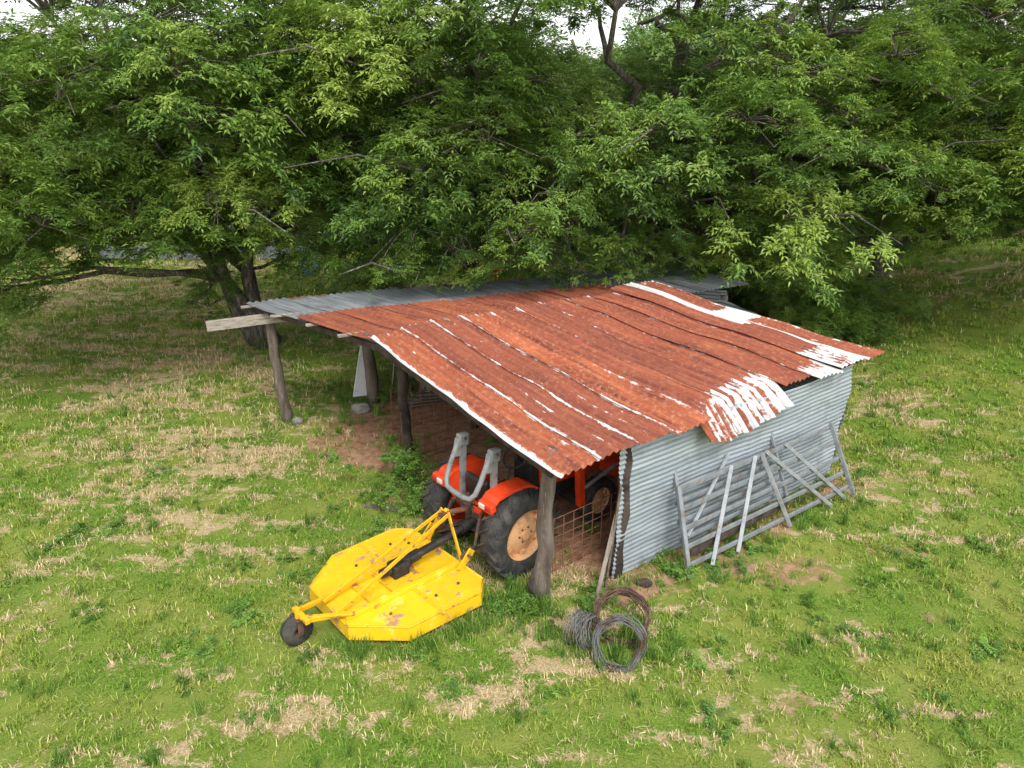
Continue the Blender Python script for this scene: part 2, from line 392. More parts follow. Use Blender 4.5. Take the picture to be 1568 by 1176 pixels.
along((-4.5,12.8),(-4.4,12.9),14,.15);along((-1.9,10.4),(-1.2,9.6),50,.3);along((-3.1,13.6),(-2.4,14.2),26,.3);along((-7,17),(-5.6,17.6),90,.7)
along((-10,24),(-2,22),160,1.0);along((6,14),(9,19),140,.8);along((8,20),(14,24),140,1.0);along((-20,27.4),(-6,27.4),120,.4)
for i in range(460):tp.append((random.uniform(-9,9),random.uniform(4.5,15)))
tp=np.array(tp);k=(pdist(tp[:,0],tp[:,1],MOW)>.03)&(~inside(tp[:,0],tp[:,1],SHED));tp=tp[k]
emit('tall_grass',tp[:,0],tp[:,1],tt,rng.uniform(.25,.75,len(tp)),.15,.5)

# ---------------------------------------------------------------- trees
TN=[0]
def tree(name,base,stems,cc,cr,nb,extra=(),zmin=2.6,bR=(.7,1.2),keep=None,leaders=9,tint0=.42,tr=.30):
    gz=float(gh(np.array([base[0]]),np.array([base[1]]))[0])
    e=empty(name,(base[0],base[1],0));bx=Vector((base[0],base[1],0));TN[0]+=1
    V=[];F=[];skel=[]
    C=Vector(cc)
    for s in range(stems):
        a=6.283*s/stems+random.uniform(-.4,.4);tip=C+Vector((math.cos(a)*cr[0]*.22,math.sin(a)*cr[1]*.22,cr[2]*.25))
        pts=[];rad=[]
        st=Vector((base[0]+math.cos(a)*.14*(stems>1),base[1]+math.sin(a)*.14*(stems>1),gz-.1))
        for i in range(9):
            f=i/8;p=st.lerp(tip,f)+Vector((random.gauss(0,.12),random.gauss(0,.12),0))*(f>0)
            p.z=st.z+(tip.z-st.z)*f;pts.append(p);rad.append((tr if stems==1 else .19)*(1-.75*f)+(.12 if i==0 else 0))
        sweep(V,F,[p-bx for p in pts],rad,10,jit=.15)
        skel+= [(pts[i],rad[i]) for i in range(2,9)]
    for s in range(leaders):
        p0,r0=random.choice([q for q in skel[:stems*7]]);a=6.283*s/leaders+random.uniform(-.3,.3)
        end=C+Vector((math.cos(a)*cr[0]*.62,math.sin(a)*cr[1]*.62,random.uniform(-.35,.35)*cr[2]))
        pts=[];rad=[];n=8
        for i in range(n):
            f=i/(n-1);p=p0.lerp(end,f);p.z+=math.sin(f*math.pi)*.5;p+=Vector((random.gauss(0,.18),random.gauss(0,.18),random.gauss(0,.15)))*(i>0)
            pts.append(p);rad.append(max(.03,r0*.8*(1-.8*f)))
        sweep(V,F,[p-bx for p in pts],rad,8,jit=.1);skel+=[(pts[i],rad[i]) for i in range(3,n)]
    bs=[];tries=0
    while len(bs)<nb and tries<nb*40:
        tries+=1
        d=Vector((random.gauss(0,1),random.gauss(0,1),random.gauss(0,1)));d.normalize()
        f=random.uniform(.6,1.0) if random.random()<.85 else random.uniform(.3,.6)
        c=C+Vector((d.x*cr[0]*f,d.y*cr[1]*f,d.z*cr[2]*f))
        if c.z<zmin or (c.z>7.0 and random.random()<.70) or (d.y>.25 and random.random()<.55):continue
        if keep and not keep(c):continue
        if any((c-b[0]).length<1.08 for b in bs):continue
        bs.append((c,random.uniform(*bR)))
    for x in extra:bs.append((Vector(x[:3]),x[3] if len(x)>3 else random.uniform(*bR)))
    P=[];R=[];T=[];SC=[]
    for c,sc in bs:
        ax=Vector((c.x-C.x,c.y-C.y,0));ax=ax.normalized() if ax.length>.01 else Vector((1,0,0))
        P.append(c-bx);R.append((random.gauss(0,.15),random.gauss(0,.15),math.atan2(ax.y,ax.x)+random.gauss(0,.4)));SC.append(sc)
        T.append(tint0+random.gauss(0,.18));rr=sc*1.3
        near=min(skel,key=lambda q:(q[0]-c).length+ (0 if q[0].z<c.z+.5 else 2))
        p0=near[0];pts=[];rad=[];n=7;r0=min(near[1]*.7,.03+.013*(p0-c).length)
        for i in range(n):
            f=i/(n-1);q=p0.lerp(c,f);q.z+=math.sin(f*math.pi)*.25;q+=Vector((random.gauss(0,.1),random.gauss(0,.1),random.gauss(0,.08)))*(0<i)
            pts.append(q);rad.append(r0*(1-.7*f)+.006)
        sweep(V,F,[q-bx for q in pts],rad,6,cap=False)
        for k in range(8):
            a=random.uniform(0,6.283);r=rr*random.uniform(.5,1.0);q=c+Vector((math.cos(a)*r,math.sin(a)*r,random.uniform(-.25,.35)*rr));o=random.choice(pts[4:]);mid=(o+q)/2+Vector((random.gauss(0,.12),random.gauss(0,.12),.1))
            sweep(V,F,[o-bx,mid-bx,q-bx],[.018,.012,.006],5,cap=False)
        if random.random()<.7:
            o=pts[-1];q=o+ax*rr*1.2+Vector((random.gauss(0,.4),random.gauss(0,.4),random.uniform(-.2,.7)))
            mid=(o+q)/2+Vector((random.gauss(0,.2),random.gauss(0,.2),.25));sweep(V,F,[o-bx,mid-bx,q-bx],[.026,.02,.009],5,cap=False)
    meshobj('trunk_and_branches',V,F,M_bark,e,True)
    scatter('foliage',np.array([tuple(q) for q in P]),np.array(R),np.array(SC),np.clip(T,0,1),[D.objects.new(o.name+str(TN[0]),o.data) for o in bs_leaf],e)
    return e
def kp(c):
    return not (inside(np.array([c.x]),np.array([c.y]),[(-5.5,12.9),(.5,6.5),(6.5,10.8),(4,15)])[0] and c.z<4.2)
def kp2(c):
    if c.y<17.8 and 1.4<c.x<3.9 and 3.9<c.z<6.4:return random.random()<.25
    return kp(c)
def kp3(c):
    if c.y<18.5 and 7.6<c.x<9.2 and c.z>3.2 and c.z<5.6:return random.random()<.3
    return kp(c)
tree('pecan_tree',(-6.4,17.7),4,(-8.6,17.0,6.3),(6.2,5.2,5.0),102,
     extra=[(-10.9,15.4,2.2,.85),(-11.9,15.4,2.0,.9),(-10.4,14.8,3.2,.8),(-9.4,14.6,3.8,.9),(-12.6,14.6,3.2),(-11.4,13.2,4.8),(-7.2,16.8,1.8,.5),(-7.6,17.0,1.2,.45),(-6.6,16.8,2.7,.7),(-5.0,16.2,2.9,.75),(-5.4,18.4,2.0,.6),(-8.2,15.4,3.3,.75),(-4.0,15.8,3.1,.8),(-3.7,14.6,3.3,.6)],keep=kp,zmin=3.4)
tree('pecan_tree',(3.3,19.6),1,(2.6,18.0,6.7),(7.6,5.8,5.4),136,
     extra=[(-2.1,13.1,3.0,.46),(-1.3,13.7,3.5,.75),(-3.0,14.4,3.1,.65),(-2.4,14.9,3.0,.6),(-.9,13.5,2.95,.42),(-.3,14.2,3.0,.5),(.6,13.8,2.95,.46),(1.3,14.0,2.9,.48),(-3.3,16.0,2.7,.9),(2.1,14.2,2.95,.45),(2.8,14.9,2.95,.55),(3.6,15.1,2.8,.55),(4.6,15.2,2.75,.6),(5.4,15.2,2.6,.6),(6.2,16.0,2.4,.8),(-1.5,13.4,4.8,1.0),(.6,13.4,4.4,.9),(3.6,14.0,4.2,.85),(5.6,15.2,3.6,.85),(.2,13.0,3.6,.6)],keep=kp2,zmin=3.2,leaders=14,tr=.36)
tree('pecan_tree',(10.6,20.6),2,(11.4,19.0,6.3),(5.4,4.8,5.0),86,
     extra=[(9.6,17.0,3.0,.8),(11.3,17.2,3.3,.8),(7.4,17.6,2.0,.8),(8.2,18.4,1.6,.7),(12.0,16.6,3.2,.6),(7.0,16.8,2.8,.8),(6.6,17.4,2.0,.8),(12.9,16.6,3.7,.9)],keep=kp3,zmin=3.4)

def mass(name,gen,n,src,s0,s1,t0,trunks=()):
    TN[0]+=1;P=np.array([gen() for i in range(n)]);P[:,2]+=gh(P[:,0],P[:,1]);T=rng.normal(t0,.14,n)
    R=np.stack([rng.normal(0,.3,n),rng.normal(0,.3,n),rng.uniform(0,6.28,n)],1)
    e=empty(name)
    scatter('foliage',P,R,rng.uniform(s0,s1,n),np.clip(T,0,1),[D.objects.new(o.name+str(TN[0]),o.data) for o in src],e)
    if trunks:
        V=[];F=[]
        for (x,y,h,r) in trunks:
            pts=[(x+random.gauss(0,.1)*k,y+random.gauss(0,.1)*k,h*k/5-.1) for k in range(6)];sweep(V,F,pts,[r*(1-.12*k) for k in range(6)],7)
        meshobj('trunks',V,F,M_bark,e,True)
    return e
def far():
    x=random.uniform(-46,46);k=random.random();y=32.5+12*k
    top=3.8+5.6*float(fbm(x*.17,y*.12,70,3))+(y-33)*.06-1.2*float(sst(8,18,x))
    return (x,y,top*random.random()**.8)
mass('distant_trees',far,940,bs_dist,1.1,1.9,.38,[(random.uniform(-40,40),random.uniform(34,42),random.uniform(6,9),random.uniform(.12,.25)) for i in range(46)])
mass('undergrowth',lambda:(random.uniform(-30,34),random.uniform(30,33),random.uniform(.2,2.2)),150,bs_dist,.7,1.2,.25)
def bush(cx,cy,rx,ry,h):
    def f():
        a=random.uniform(0,6.283);r=math.sqrt(random.random());return (cx+math.cos(a)*r*rx,cy+math.sin(a)*r*ry,.1+h*random.random()*(1-.5*r*r))
    return f
for (a,n,s) in (((7.8,17.8,1.1,.9,1.2),12,.6),((9.4,18.8,1.6,1.1,.9),12,.6),((5.5,22,3,2,2.0),22,.9),((17.5,26.5,3,2,2.0),18,.9),((12.5,27,4,2,1.4),18,.9),((-4.6,24,2.4,1.5,.8),12,.55),((0,27,5,2,2.2),24,1.0)):
    mass('bush',bush(*a),n,bs_leaf,.7*s,1.2*s,.38)
wp=[]
def wc(x,y,r,h,n):
    for i in range(n):wp.append((x+random.gauss(0,r),y+random.gauss(0,r),h*random.random()))
wc(-1.75,10.2,.28,.55,46);wc(-1.5,9.7,.22,.3,24);wc(-.25,7.3,.18,.12,14);wc(-1.9,11.2,.15,.5,10);wc(2.2,8.0,.2,.15,10);wc(2.9,8.3,.25,.12,10);wc(-2.6,13.9,.3,.4,16);wc(-3.6,14.2,.5,.4,22);wc(-5.6,17.4,.6,.35,26);wc(1.0,7.35,.15,.1,8);wc(.2,7.2,.12,.2,8)
for i in range(90):wc(random.uniform(-7,7),random.uniform(5,12),.12,.02,3)
wp=np.array(wp);wp=wp[pdist(wp[:,0],wp[:,1],MOW)>.1];wp[:,2]+=gh(wp[:,0],wp[:,1]);n=len(wp)
scatter('weeds',wp,np.stack([rng.normal(0,.3,n),rng.normal(0,.3,n),rng.uniform(0,6.28,n)],1),rng.uniform(.25,.6,n),np.clip(rng.normal(.4,.15,n),0,1),sp_weed)

# ---------------------------------------------------------------- shed
shed=empty('tin_roof_shed');b=B(shed)
V3=lambda x,y,z:np.array([x,y,z],float)
R1=V3(-2.11,9.97,2.72);R2=V3(2.67,13.15,2.70);E1=V3(.518,6.954,2.06);E2=V3(6.09,11.01,2.06)
def sheet(name,A,Bq,Cq,Dq,waves,zoff,galv,m,sid=0,nv=30,amp=.017,flap=None,tilt=.012,wob=1.0):
    nu=waves*6+1;u=np.linspace(0,1,nu);v=np.linspace(0,1,nv);U,W=np.meshgrid(u,v)
    P=(A[None,None]*((1-U)*(1-W))[...,None]+Bq*(U*(1-W))[...,None]+Cq*((1-U)*W)[...,None]+Dq*(U*W)[...,None])
    L=np.linalg.norm(Cq-A);wd=np.linalg.norm(Dq-Cq)
    h=amp*np.cos(2*np.pi*waves*U)+zoff+tilt*U
    h=h+wob*(fbm(P[...,0]*.8,P[...,1]*.8,90,3)-.5)*.12+wob*.035*(fbm(U*3+sid*7,W*5,sid+100,2)-.5)
    h=h-wob*.05*np.sin(np.pi*np.clip(W,0,1))*(.5+.5*math.sin(sid*1.3))
    P[...,2]+=h
    if flap:  # bent-down end: keeps outside the wall
        k=np.clip((W-flap[0])/(1-flap[0]),0,1);dn=(Cq-A)/L
        P-= (k*(1-flap[0])*L*.30)[...,None]*dn[None,None]
        P[...,2]-=(k**1.15)*flap[1]*(1+.15*np.sin(U*5+sid))
        P[...,0]+=.02*np.cos(2*np.pi*waves*U)*k;P[...,1]-=.02*np.cos(2*np.pi*waves*U)*k
    G=galv(U,W,P)+.07*np.cos(2*np.pi*waves*U)
    V=P.reshape(-1,3);i=np.arange((nu-1)*(nv-1));r=i//(nu-1);c=i%(nu-1);b0=r*nu+c
    F=np.stack([b0,b0+nu,b0+nu+1,b0+1],1)
    me=D.meshes.new(name);me.from_pydata(V.tolist(),[],F.tolist());me.update();me.materials.append(m)
    a=me.attributes.new('galv','FLOAT','POINT');a.data.foreach_set('value',G.ravel().astype(np.float32))
    suv=np.stack([U*wd+sid*3.7,W*L,np.full_like(U,sid)],-1).reshape(-1,3)
    a=me.attributes.new('suv','FLOAT_VECTOR','POINT');a.data.foreach_set('vector',suv.astype(np.float32).ravel())
    me.polygons.foreach_set('use_smooth',[True]*len(me.polygons))
    return link(D.objects.new(name,me),shed)
def lerp(a,b,f):return a+(b-a)*f
NS=11
for k in range(NS):
    a0,a1=k/NS,(k+1.06)/NS
    top0=lerp(R1,R2,a0);top1=lerp(R1,R2,a1);bt0=lerp(E1,E2,a0);bt1=lerp(E1,E2,a1)
    ex=random.uniform(-.03,.05);dn=(bt0-top0)/np.linalg.norm(bt0-top0)
    up=random.uniform(-.02,.10)
    top0=top0-dn*up;top1=top1-dn*up;bt0=bt0+dn*ex;bt1=bt1+dn*ex
    fl=None
    if k in(4,5,6):
        fl=(.88,.34 if k<6 else .28);bt0=bt0+dn*.20;bt1=bt1+dn*.20
    if k==7:bt0=bt0-dn*.12;bt1=bt1-dn*.12
    zo=.014*(k%2)+(.05 if k>=8 else 0)
    def galv(U,W,P,k=k):
        g=.11+0*U
        edge=np.exp(-((U-.10)/.03)**2)*.28+np.exp(-((U-.97)/.03)**2)*.32
        if k in(0,1,2):edge=edge+.12*np.exp(-((U-.5)/.05)**2)
        g=g+edge*(.8+.4*(k<3))+.12*sst(.35,.8,W)*(k<4)*(1-.5*sst(.9,1,W))+.2*np.exp(-(W/.05)**2)
        if k==0:g=g+.8*np.exp(-(U/.10)**2)+.25*np.exp(-((W-1)/.02)**2)
        if k in(5,6):g=g+.62*sst(.78,.85,W)*(.8+.4*np.sin(U*24))
        if k==4:g=g+.34*sst(.83,.87,W)*(U>.3)
        if k==9:g=g+.6*(U>.65)*(W<.55)+.42*sst(.8,.85,W)
        if k==10:g=g+.58*(W>.36)*(W<.50)+.40*np.exp(-((U-.30)/.16)**2)*(W>.5)+.08
        if k==8:g=g+.45*sst(.88,.92,W)
        return g
    sheet('roof_sheet',top0,top1,bt0,bt1,6,zo,galv,M_rust,k+1,flap=fl,tilt=.02 if k!=8 else -.035,nv=44)
B1=V3(-5.17,13.17,2.40);B2=V3(3.7,16.3,2.38);R1b=R1-V3(0,0,.03);R2b=V3(4.75,14.0,2.5)
for k in range(13):
    a0,a1=k/13,(k+1.05)/13
    t0=lerp(R1b,R2b,a0);t1=lerp(R1b,R2b,a1);m0=lerp(B1,B2,a0);m1=lerp(B1,B2,a1)
    sp=.53;q0=lerp(t0,m0,sp);q1=lerp(t1,m1,sp)
    gr=lambda U,W,P,k=k:.08+.2*np.exp(-((U-.08)/.03)**2)+(.45*(W<.4) if k==7 else 0)
    sheet('roof_sheet_back',t0,t1,q0+V3(0,0,.01),q1+V3(0,0,.01),6,.010*(k%2)-.01,gr,M_rust if k<9 else M_grey,k+30,nv=14,amp=.012,wob=.6)
    e=random.uniform(-.08,.10);f0=lerp(t0,m0,1+e*.2);f1=lerp(t1,m1,1+e*.2);p0=lerp(t0,m0,sp-.07);p1=lerp(t1,m1,sp-.07)
    gg=lambda U,W,P,k=k:.08+.16*(W<.15)+(.34 if k in(1,5,9) else 0)+.22*np.exp(-(U/.06)**2)+(.35*sst(.8,1,W) if k<7 else 0)
    sheet('roof_sheet_grey',p0-V3(0,0,.02),p1-V3(0,0,.02),f0,f1,6,.012*(k%2)-.03,gg,M_grey,k+60,nv=14,tilt=.02,wob=.6)
def wall(name,A,Bq,h0,h1,m,sid,dark=0.,wob=1.):
    A=V3(*A,0);Bq=V3(*Bq,0);L=np.linalg.norm(Bq-A);d=(Bq-A)/L;nrm=V3(d[1],-d[0],0)
    nrow=int(max(h0,h1)/.072)*6+1;nc=60;u=np.linspace(0,1,nc);w=np.linspace(0,1,nrow);U,W=np.meshgrid(u,w)
    H=h0+(h1-h0)*U;Zz=W*H
    off=.0075*np.cos(2*np.pi*Zz/.072)+wob*((fbm(U*L*1.2,Zz*1.6,sid,3)-.5)*.09)+np.where(U*L>L*.5,.012,0)+np.where(Zz>1.0,.012,0)
    P=A+d*(U*L)[...,None]+nrm*off[...,None];P[...,2]=Zz+.02+.03*np.sin(U*L*1.3)*W
    for c_ in (0,1):P[...,c_]+=d[c_]*((vn(Zz*3.3,Zz*0,sid)-.5)*.16*(U>.97)+(vn(Zz*4.1,Zz*0,sid+3)-.5)*.05*(U<.02))
    nu,nv=nc,nrow;i=np.arange((nu-1)*(nv-1));r=i//(nu-1);c=i%(nu-1);b0=r*nu+c;F=np.stack([b0,b0+1,b0+nu+1,b0+nu],1)
    me=D.meshes.new(name);me.from_pydata(P.reshape(-1,3).tolist(),[],F.tolist());me.update();me.materials.append(m)
    G=dark+.10+.32*np.exp(-Zz/.15)+.3*np.exp(-((U-.0)/.012)**2)+.18*np.exp(-((U-.5)/.01)**2)
    a=me.attributes.new('galv','FLOAT','POINT');a.data.foreach_set('value',G.ravel().astype(np.float32))
    a=me.attributes.new('suv','FLOAT_VECTOR','POINT');a.data.foreach_set('vector',np.stack([Zz,U*L+sid*3,0*U],-1).astype(np.float32).ravel())
    me.polygons.foreach_set('use_smooth',[True]*len(me.polygons));return link(D.objects.new(name,me),shed)
wall('wall_long',(1.36,7.82),(5.50,10.78),2.00,1.96,M_wall,3)
wall('wall_end',(5.52,10.82),(4.1,13.6),2.00,2.33,M_wall,5)
wall('wall_rear_added',(4.4,14.2),(.2,14.9),2.3,2.2,M_grey,8,.2)  # partial dark tin wall, added so the shed interior stays dark
def post(name,x,y,h,r,lean=(0,0),m=None):
    pts=[];rr=[]
    for i in range(9):
        f=i/8;pts.append((x+lean[0]*f+random.gauss(0,.02),y+lean[1]*f+random.gauss(0,.015),-.1+(h+.1)*f));rr.append(r*(1.2-.35*f)*random.uniform(.88,1.12))
    V=[];F=[];sweep(V,F,pts,rr,12,jit=.2);meshobj(name,V,F,m or M_wood,shed,True)
post('post_front',.373,7.53,2.12,.105,(.09,.02),M_wood);post('post_corner',1.40,7.94,2.0,.075,(.03,0),M_darkwood)
post('post_left',-4.49,12.87,2.30,.09,(-.10,0));post('post_mid',-1.84,11.15,2.45,.085,(0,0),M_darkwood)
post('post_inner',-2.97,13.85,2.4,.12,(0,0));post('post_inner_b',-.75,12.6,2.5,.08,(0,0),M_darkwood);post('post_rear',5.35,10.86,1.96,.08,(0,0),M_darkwood)
post('post_back',4.3,13.9,2.3,.08);post('post_back_b',1.0,15.0,2.35,.08);post('post_inner_c',1.9,12.3,2.5,.08,(0,0),M_darkwood);post('post_back_c',-2.2,15.0,2.3,.07)
b.beam('header_gable',(.40,7.45,2.03),(-2.25,10.35,2.60),.05,.13,M_wood);b.beam('header_gable_b',(-2.0,10.4,2.55),(-4.55,12.9,2.30),.05,.13,M_wood)
b.beam('protruding_beam',(-5.55,12.35,2.14),(-2.0,13.7,2.26),.07,.19,M_plank)
for f in (.02,.33,.66,.97):
    p=lerp(E1,E2,f);q=lerp(R1,R2,f);b.beam('rafter',tuple(p+V3(-.15,.22,-.12)),tuple(q-V3(0,0,.16)),.05,.12,M_darkwood)
    p=q-V3(0,0,.18);q=lerp(B1,B2,f);b.beam('rafter_back',tuple(p),tuple(q-V3(0,0,.16)),.05,.1,M_darkwood)
for f in (.20,.36,.54,.72,.94):
    p=lerp(E1,R1,f);q=lerp(E2,R2,f);b.beam('purlin',tuple(p+V3(.08,.06,-.11)),tuple(q-V3(.1,.07,.11)),.09,.04,M_darkwood)
for f in (.15,.4,.65,.93):
    p=lerp(R1,B1,f);q=lerp(R2b,B2,f);d=(q-p)/np.linalg.norm(q-p);b.beam('purlin_back',tuple(p-V3(0,0,.08)-d*random.uniform(.06,.16)),tuple(q-V3(0,0,.08)),.09,.035,M_plank)
def hog(a,c,h,m,nx_,nz):
    V=[];F=[];a=Vector((*a,0));c=Vector((*c,0))
    for i in range(nx_+1):
        p=a.lerp(c,i/nx_);sweep(V,F,[p+Vector((0,0,.02)),p+Vector((0,0,h))],.007,5)
    for j in range(nz+1):
        z=.03+(h-.04)*(j/nz)**1.3;sweep(V,F,[a+Vector((0,.012,z)),c+Vector((0,.012,z))],.007,5)
    meshobj('wire_fence_panel',V,F,m)
hog((.55,7.98),(2.1,9.15),.86,M_rustbar,11,7)
hog((-1.9,11.05),(-.5,12.0),1.0,M_rustbar,8,6)
hog((-2.3,12.4),(-.9,13.2),.9,M_rustbar,8,6)
for nm,p,q,w,h,mm in (('leaning_pole',(1.08,7.42,.0),(1.33,7.72,1.12),.05,.03,M_plank),('leaning_board',(1.2,7.55,0),(1.36,7.75,1.5),.07,.03,M_wood),):
    o=empty(nm);B(o).beam('board',p,q,w,h,mm)
o=empty('board_stack');bb=B(o)
for i in range(9):
    x=-2.6+i*.16+random.uniform(-.04,.04);bb.beam('board',(x,14.0+random.uniform(-.1,.1),0),(x+random.uniform(-.1,.3),14.5,random.uniform(1.1,1.9)),.14,.03,random.choice([M_plank,M_wood,M_darkwood]))
for i in range(4):bb.beam('board',(-2.3+i*.1,13.4+i*.1,.08+.05*i),(-.9+i*.1,13.9,.08+.05*i),.14,.035,M_wood)
o=empty('white_panel');B(o).poly('sheet',[(-3.30,13.55,.25),(-3.05,13.75,.2),(-3.1,13.8,1.35),(-3.28,13.52,.25),(-3.03,13.72,.2),(-3.08,13.77,1.35)],[(0,1,2),(5,4,3),(0,3,4,1),(1,4,5,2),(2,5,3,0)],M_white)
o=empty('ground_plank');bb=B(o);bb.beam('plank',(-2.35,9.70,.015),(-1.65,9.52,.03),.12,.03,M_wood)
def rock(name,c,r,m=M_stone):
    import bmesh
    bm=bmesh.new();bmesh.ops.create_icosphere(bm,subdivisions=3,radius=1)
    sd=random.random()*50
    for v in bm.verts:
        k=.75+.5*float(fbm(v.co.x*1.7+sd,v.co.y*1.7+v.co.z*2.1,5,3));v.co=Vector((v.co.x*k*r[0],v.co.y*k*r[1],v.co.z*k*r[2]))
    me=D.meshes.new(name);bm.to_mesh(me);bm.free();me.materials.append(m);o=link(D.objects.new(name,me));o.location=c;return o
for c,r in (((-3.1,13.35,.06),(.2,.14,.12)),((-4.25,12.75,.05),(.12,.1,.09)),((1.75,7.75,.02),(.11,.08,.05)),((.45,6.95,.02),(.09,.06,.05))):rock('rock',c,r,M_darkwood if c[0]>0 else M_stone)

# ---------------------------------------------------------------- gates
gL0=Vector((2.35,7.85,.03));gR0=Vector((5.50,10.00,.03));gL1=Vector((2.19,8.24,1.16));gR1=Vector((5.08,10.28,1.12))
gn=(gR0-gL0).cross(gL1-gL0).normalized()
def gp(a,h,off=0):return gL0.lerp(gR0,a).lerp(gL1.lerp(gR1,a),h)+gn*off
g1=empty('metal_gate');bb=B(g1)
for h in (.12,.33,.54,.76,.98):bb.beam('rail',gp(0,h),gp(1,h),.03,.07,M_gate)
for a in (0,1):bb.beam('end_post',gp(a,0,.04),gp(a,1.04,.04),.06,.06,M_gate)
for a0,a1 in ((.31,.12),(.46,.26),(.50,.57),(.53,.84),(.66,.94)):bb.beam('brace',gp(a0,1.02,.035),gp(a1,.01,.035),.055,.055,M_steel)
g2=empty('metal_gate');bb=B(g2)
for h in (.40,.6,.82,1.16):bb.beam('rail',gp(.01,h,-.10),gp(.62,h,-.10),.03,.065,M_gate)
for a in (.02,.62):bb.beam('end_post',gp(a,.35,-.06),gp(a,1.20,-.06),.045,.045,M_gate)
bb.beam('brace',gp(.33,1.14,-.05),gp(.04,.42,-.05),.045,.03,M_steel)
g3=empty('wooden_plank');bb=B(g3);bb.beam('plank',gp(.05,.22,-.07),gp(.62,.26,-.07),.03,.10,M_darkwood)

# ---------------------------------------------------------------- wire rolls
def coil(name,c,R_,w,tilt,m,loops=26,wr=.006,jr=.12):
    pts=[];n=loops*20;ph=[random.uniform(0,6.28) for i in range(loops+1)];rs=[random.uniform(.82,1.06) for i in range(loops+1)]
    for i in range(n):
        a=2*math.pi*i/20;L_=i//20;f=(i%20)/20
        rr=rs[L_]*(1-f)+rs[min(L_+1,loops)]*f
        r=R_*rr*(1+jr*math.sin(a+ph[L_//4])+.05*math.sin(2*a+ph[L_//3])+.03*math.sin(5*a+ph[0]))+random.gauss(0,.005)
        pts.append((r*math.cos(a),w*(.5*math.sin(i*.021)+.5*math.sin(a*.5+ph[L_//4]))+random.gauss(0,.006),r*math.sin(a)))
    V=[];F=[];sweep(V,F,pts,wr,4)
    for i in range(0,n,3):
        p=Vector(pts[i]);d=Vector((random.gauss(0,1),random.gauss(0,1),random.gauss(0,1))).normalized()*.022;sweep(V,F,[p-d,p+d],.003,3)
    o=meshobj(name,V,F,m);o.location=c;o.rotation_euler=tilt;return o
coil('wire_roll',(.84,6.66,.20),.20,.17,(-.1,.15,1.05),M_wire,24)
coil('wire_roll',(1.22,6.38,.22),.29,.06,(-.62,.1,-.05),M_wire,18)
coil('wire_roll',(1.34,6.86,.20),.33,.08,(-.95,0,-.2),M_wirer,20)

# ---------------------------------------------------------------- tractor
trA=math.atan2(.68,.73)
tr=empty('farm_tractor',(-.32,8.52,0),trA);b=B(tr)
def wheel(nm,x,y,R_,w,rim,out,lug=True):
    prof=[(-w*.42,R_*.58),(-w*.5,R_*.68),(-w*.5,R_*.86),(-w*.40,R_*.94),(0,R_*.965),(w*.40,R_*.94),(w*.5,R_*.86),(w*.5,R_*.68),(w*.42,R_*.58)]
    b.rev(nm+'_tyre',prof,(x,y,R_),M_tyre,48)
    V=[];F=[];n=20 if lug else 26
    for s in (-1,1):
        for i in range(n):
            a=2*math.pi*(i+.5*(s>0))/n;sw=.22 if lug else .05;h0=R_*.92;h1=R_*1.0;aw=.055 if lug else .05
            base=len(V)
            for (yy,da,hh) in ((0.0,0,1),(w*.5,sw,.985),(w*.53,sw*1.15,.86)):
                for (q,rr) in ((-aw/2,h0*hh),(aw/2,h0*hh),(aw/2,h1*hh),(-aw/2,h1*hh)):
                    an=a+da+q;V.append((x+rr*math.cos(an),y+s*(yy+ (.0 if yy else .004)),R_+rr*math.sin(an)))
            for k in range(2):
                o=base+k*4
                for j in range(4):F.append((o+j,o+(j+1)%4,o+4+(j+1)%4,o+4+j))
            F.append((base,base+3,base+2,base+1));F.append(tuple(base+8+j for j in range(4)))
    b.poly(nm+'_lugs',V,F,M_tyre)
    s=out;b.rev(nm+'_rim',[(-w*.42,R_*.60),(-w*.40,R_*.56),(-w*.1,R_*.53),(w*.1,R_*.53),(w*.40,R_*.56),(w*.42,R_*.60)],(x,y,R_),rim,40)
    b.rev(nm+'_disc',[(s*w*.05,R_*.54),(s*w*.12,R_*.48),(s*w*.22,R_*.34),(s*w*.30,R_*.22),(s*w*.30,R_*.02)],(x,y,R_),rim,40)
    b.cyl(nm+'_hub',(x,y+s*w*.2,R_),(x,y+s*w*.42,R_),R_*.12,rim)
    for i in range(6):
        a=i*math.pi/3;b.cyl(nm+'_bolt',(x+R_*.17*math.cos(a),y+s*w*.27,R_+R_*.17*math.sin(a)),(x+R_*.17*math.cos(a),y+s*w*.35,R_+R_*.17*math.sin(a)),R_*.022,M_grease,8)
        if lug:b.box(nm+'_lugplate',(x+R_*.47*math.cos(a+.5),y+s*w*.16,R_+R_*.47*math.sin(a+.5)),(.07,.05,.09),rim,(0,-a-.5,0))
wheel('rear_right',0,-.62,.62,.34,M_cream,-1);wheel('rear_left',0,.62,.62,.34,M_orange,1)
wheel('front_right',1.72,-.5,.36,.2,M_cream,-1);wheel('front_left',1.72,.5,.36,.2,M_cream,1)
b.cyl('rear_axle',(0,-.55,.61),(0,.55,.61),.10,M_grease);b.box('transmission',(.25,0,.62),(1.0,.34,.42),M_grease,bev=.04)
b.box('rear_housing',(-.15,0,.62),(.3,.40,.40),M_grease,bev=.05);b.box('engine',(1.2,0,.68),(1.0,.36,.42),M_black,bev=.03)
b.cyl('front_axle',(1.72,-.48,.36),(1.72,.48,.36),.05,M_grease)
hp=[(.80,1.18),(1.3,1.17),(1.9,1.10),(2.08,1.03),(2.10,.62),(.80,.80)]
V=[(x,-.25,z) for x,z in hp]+[(x,.25,z) for x,z in hp];n=len(hp)
b.poly('hood',V,[tuple(range(n)),tuple(range(2*n-1,n-1,-1))]+[(i,n+i,n+(i+1)%n,(i+1)%n) for i in range(n)],M_orange,bev=.05)
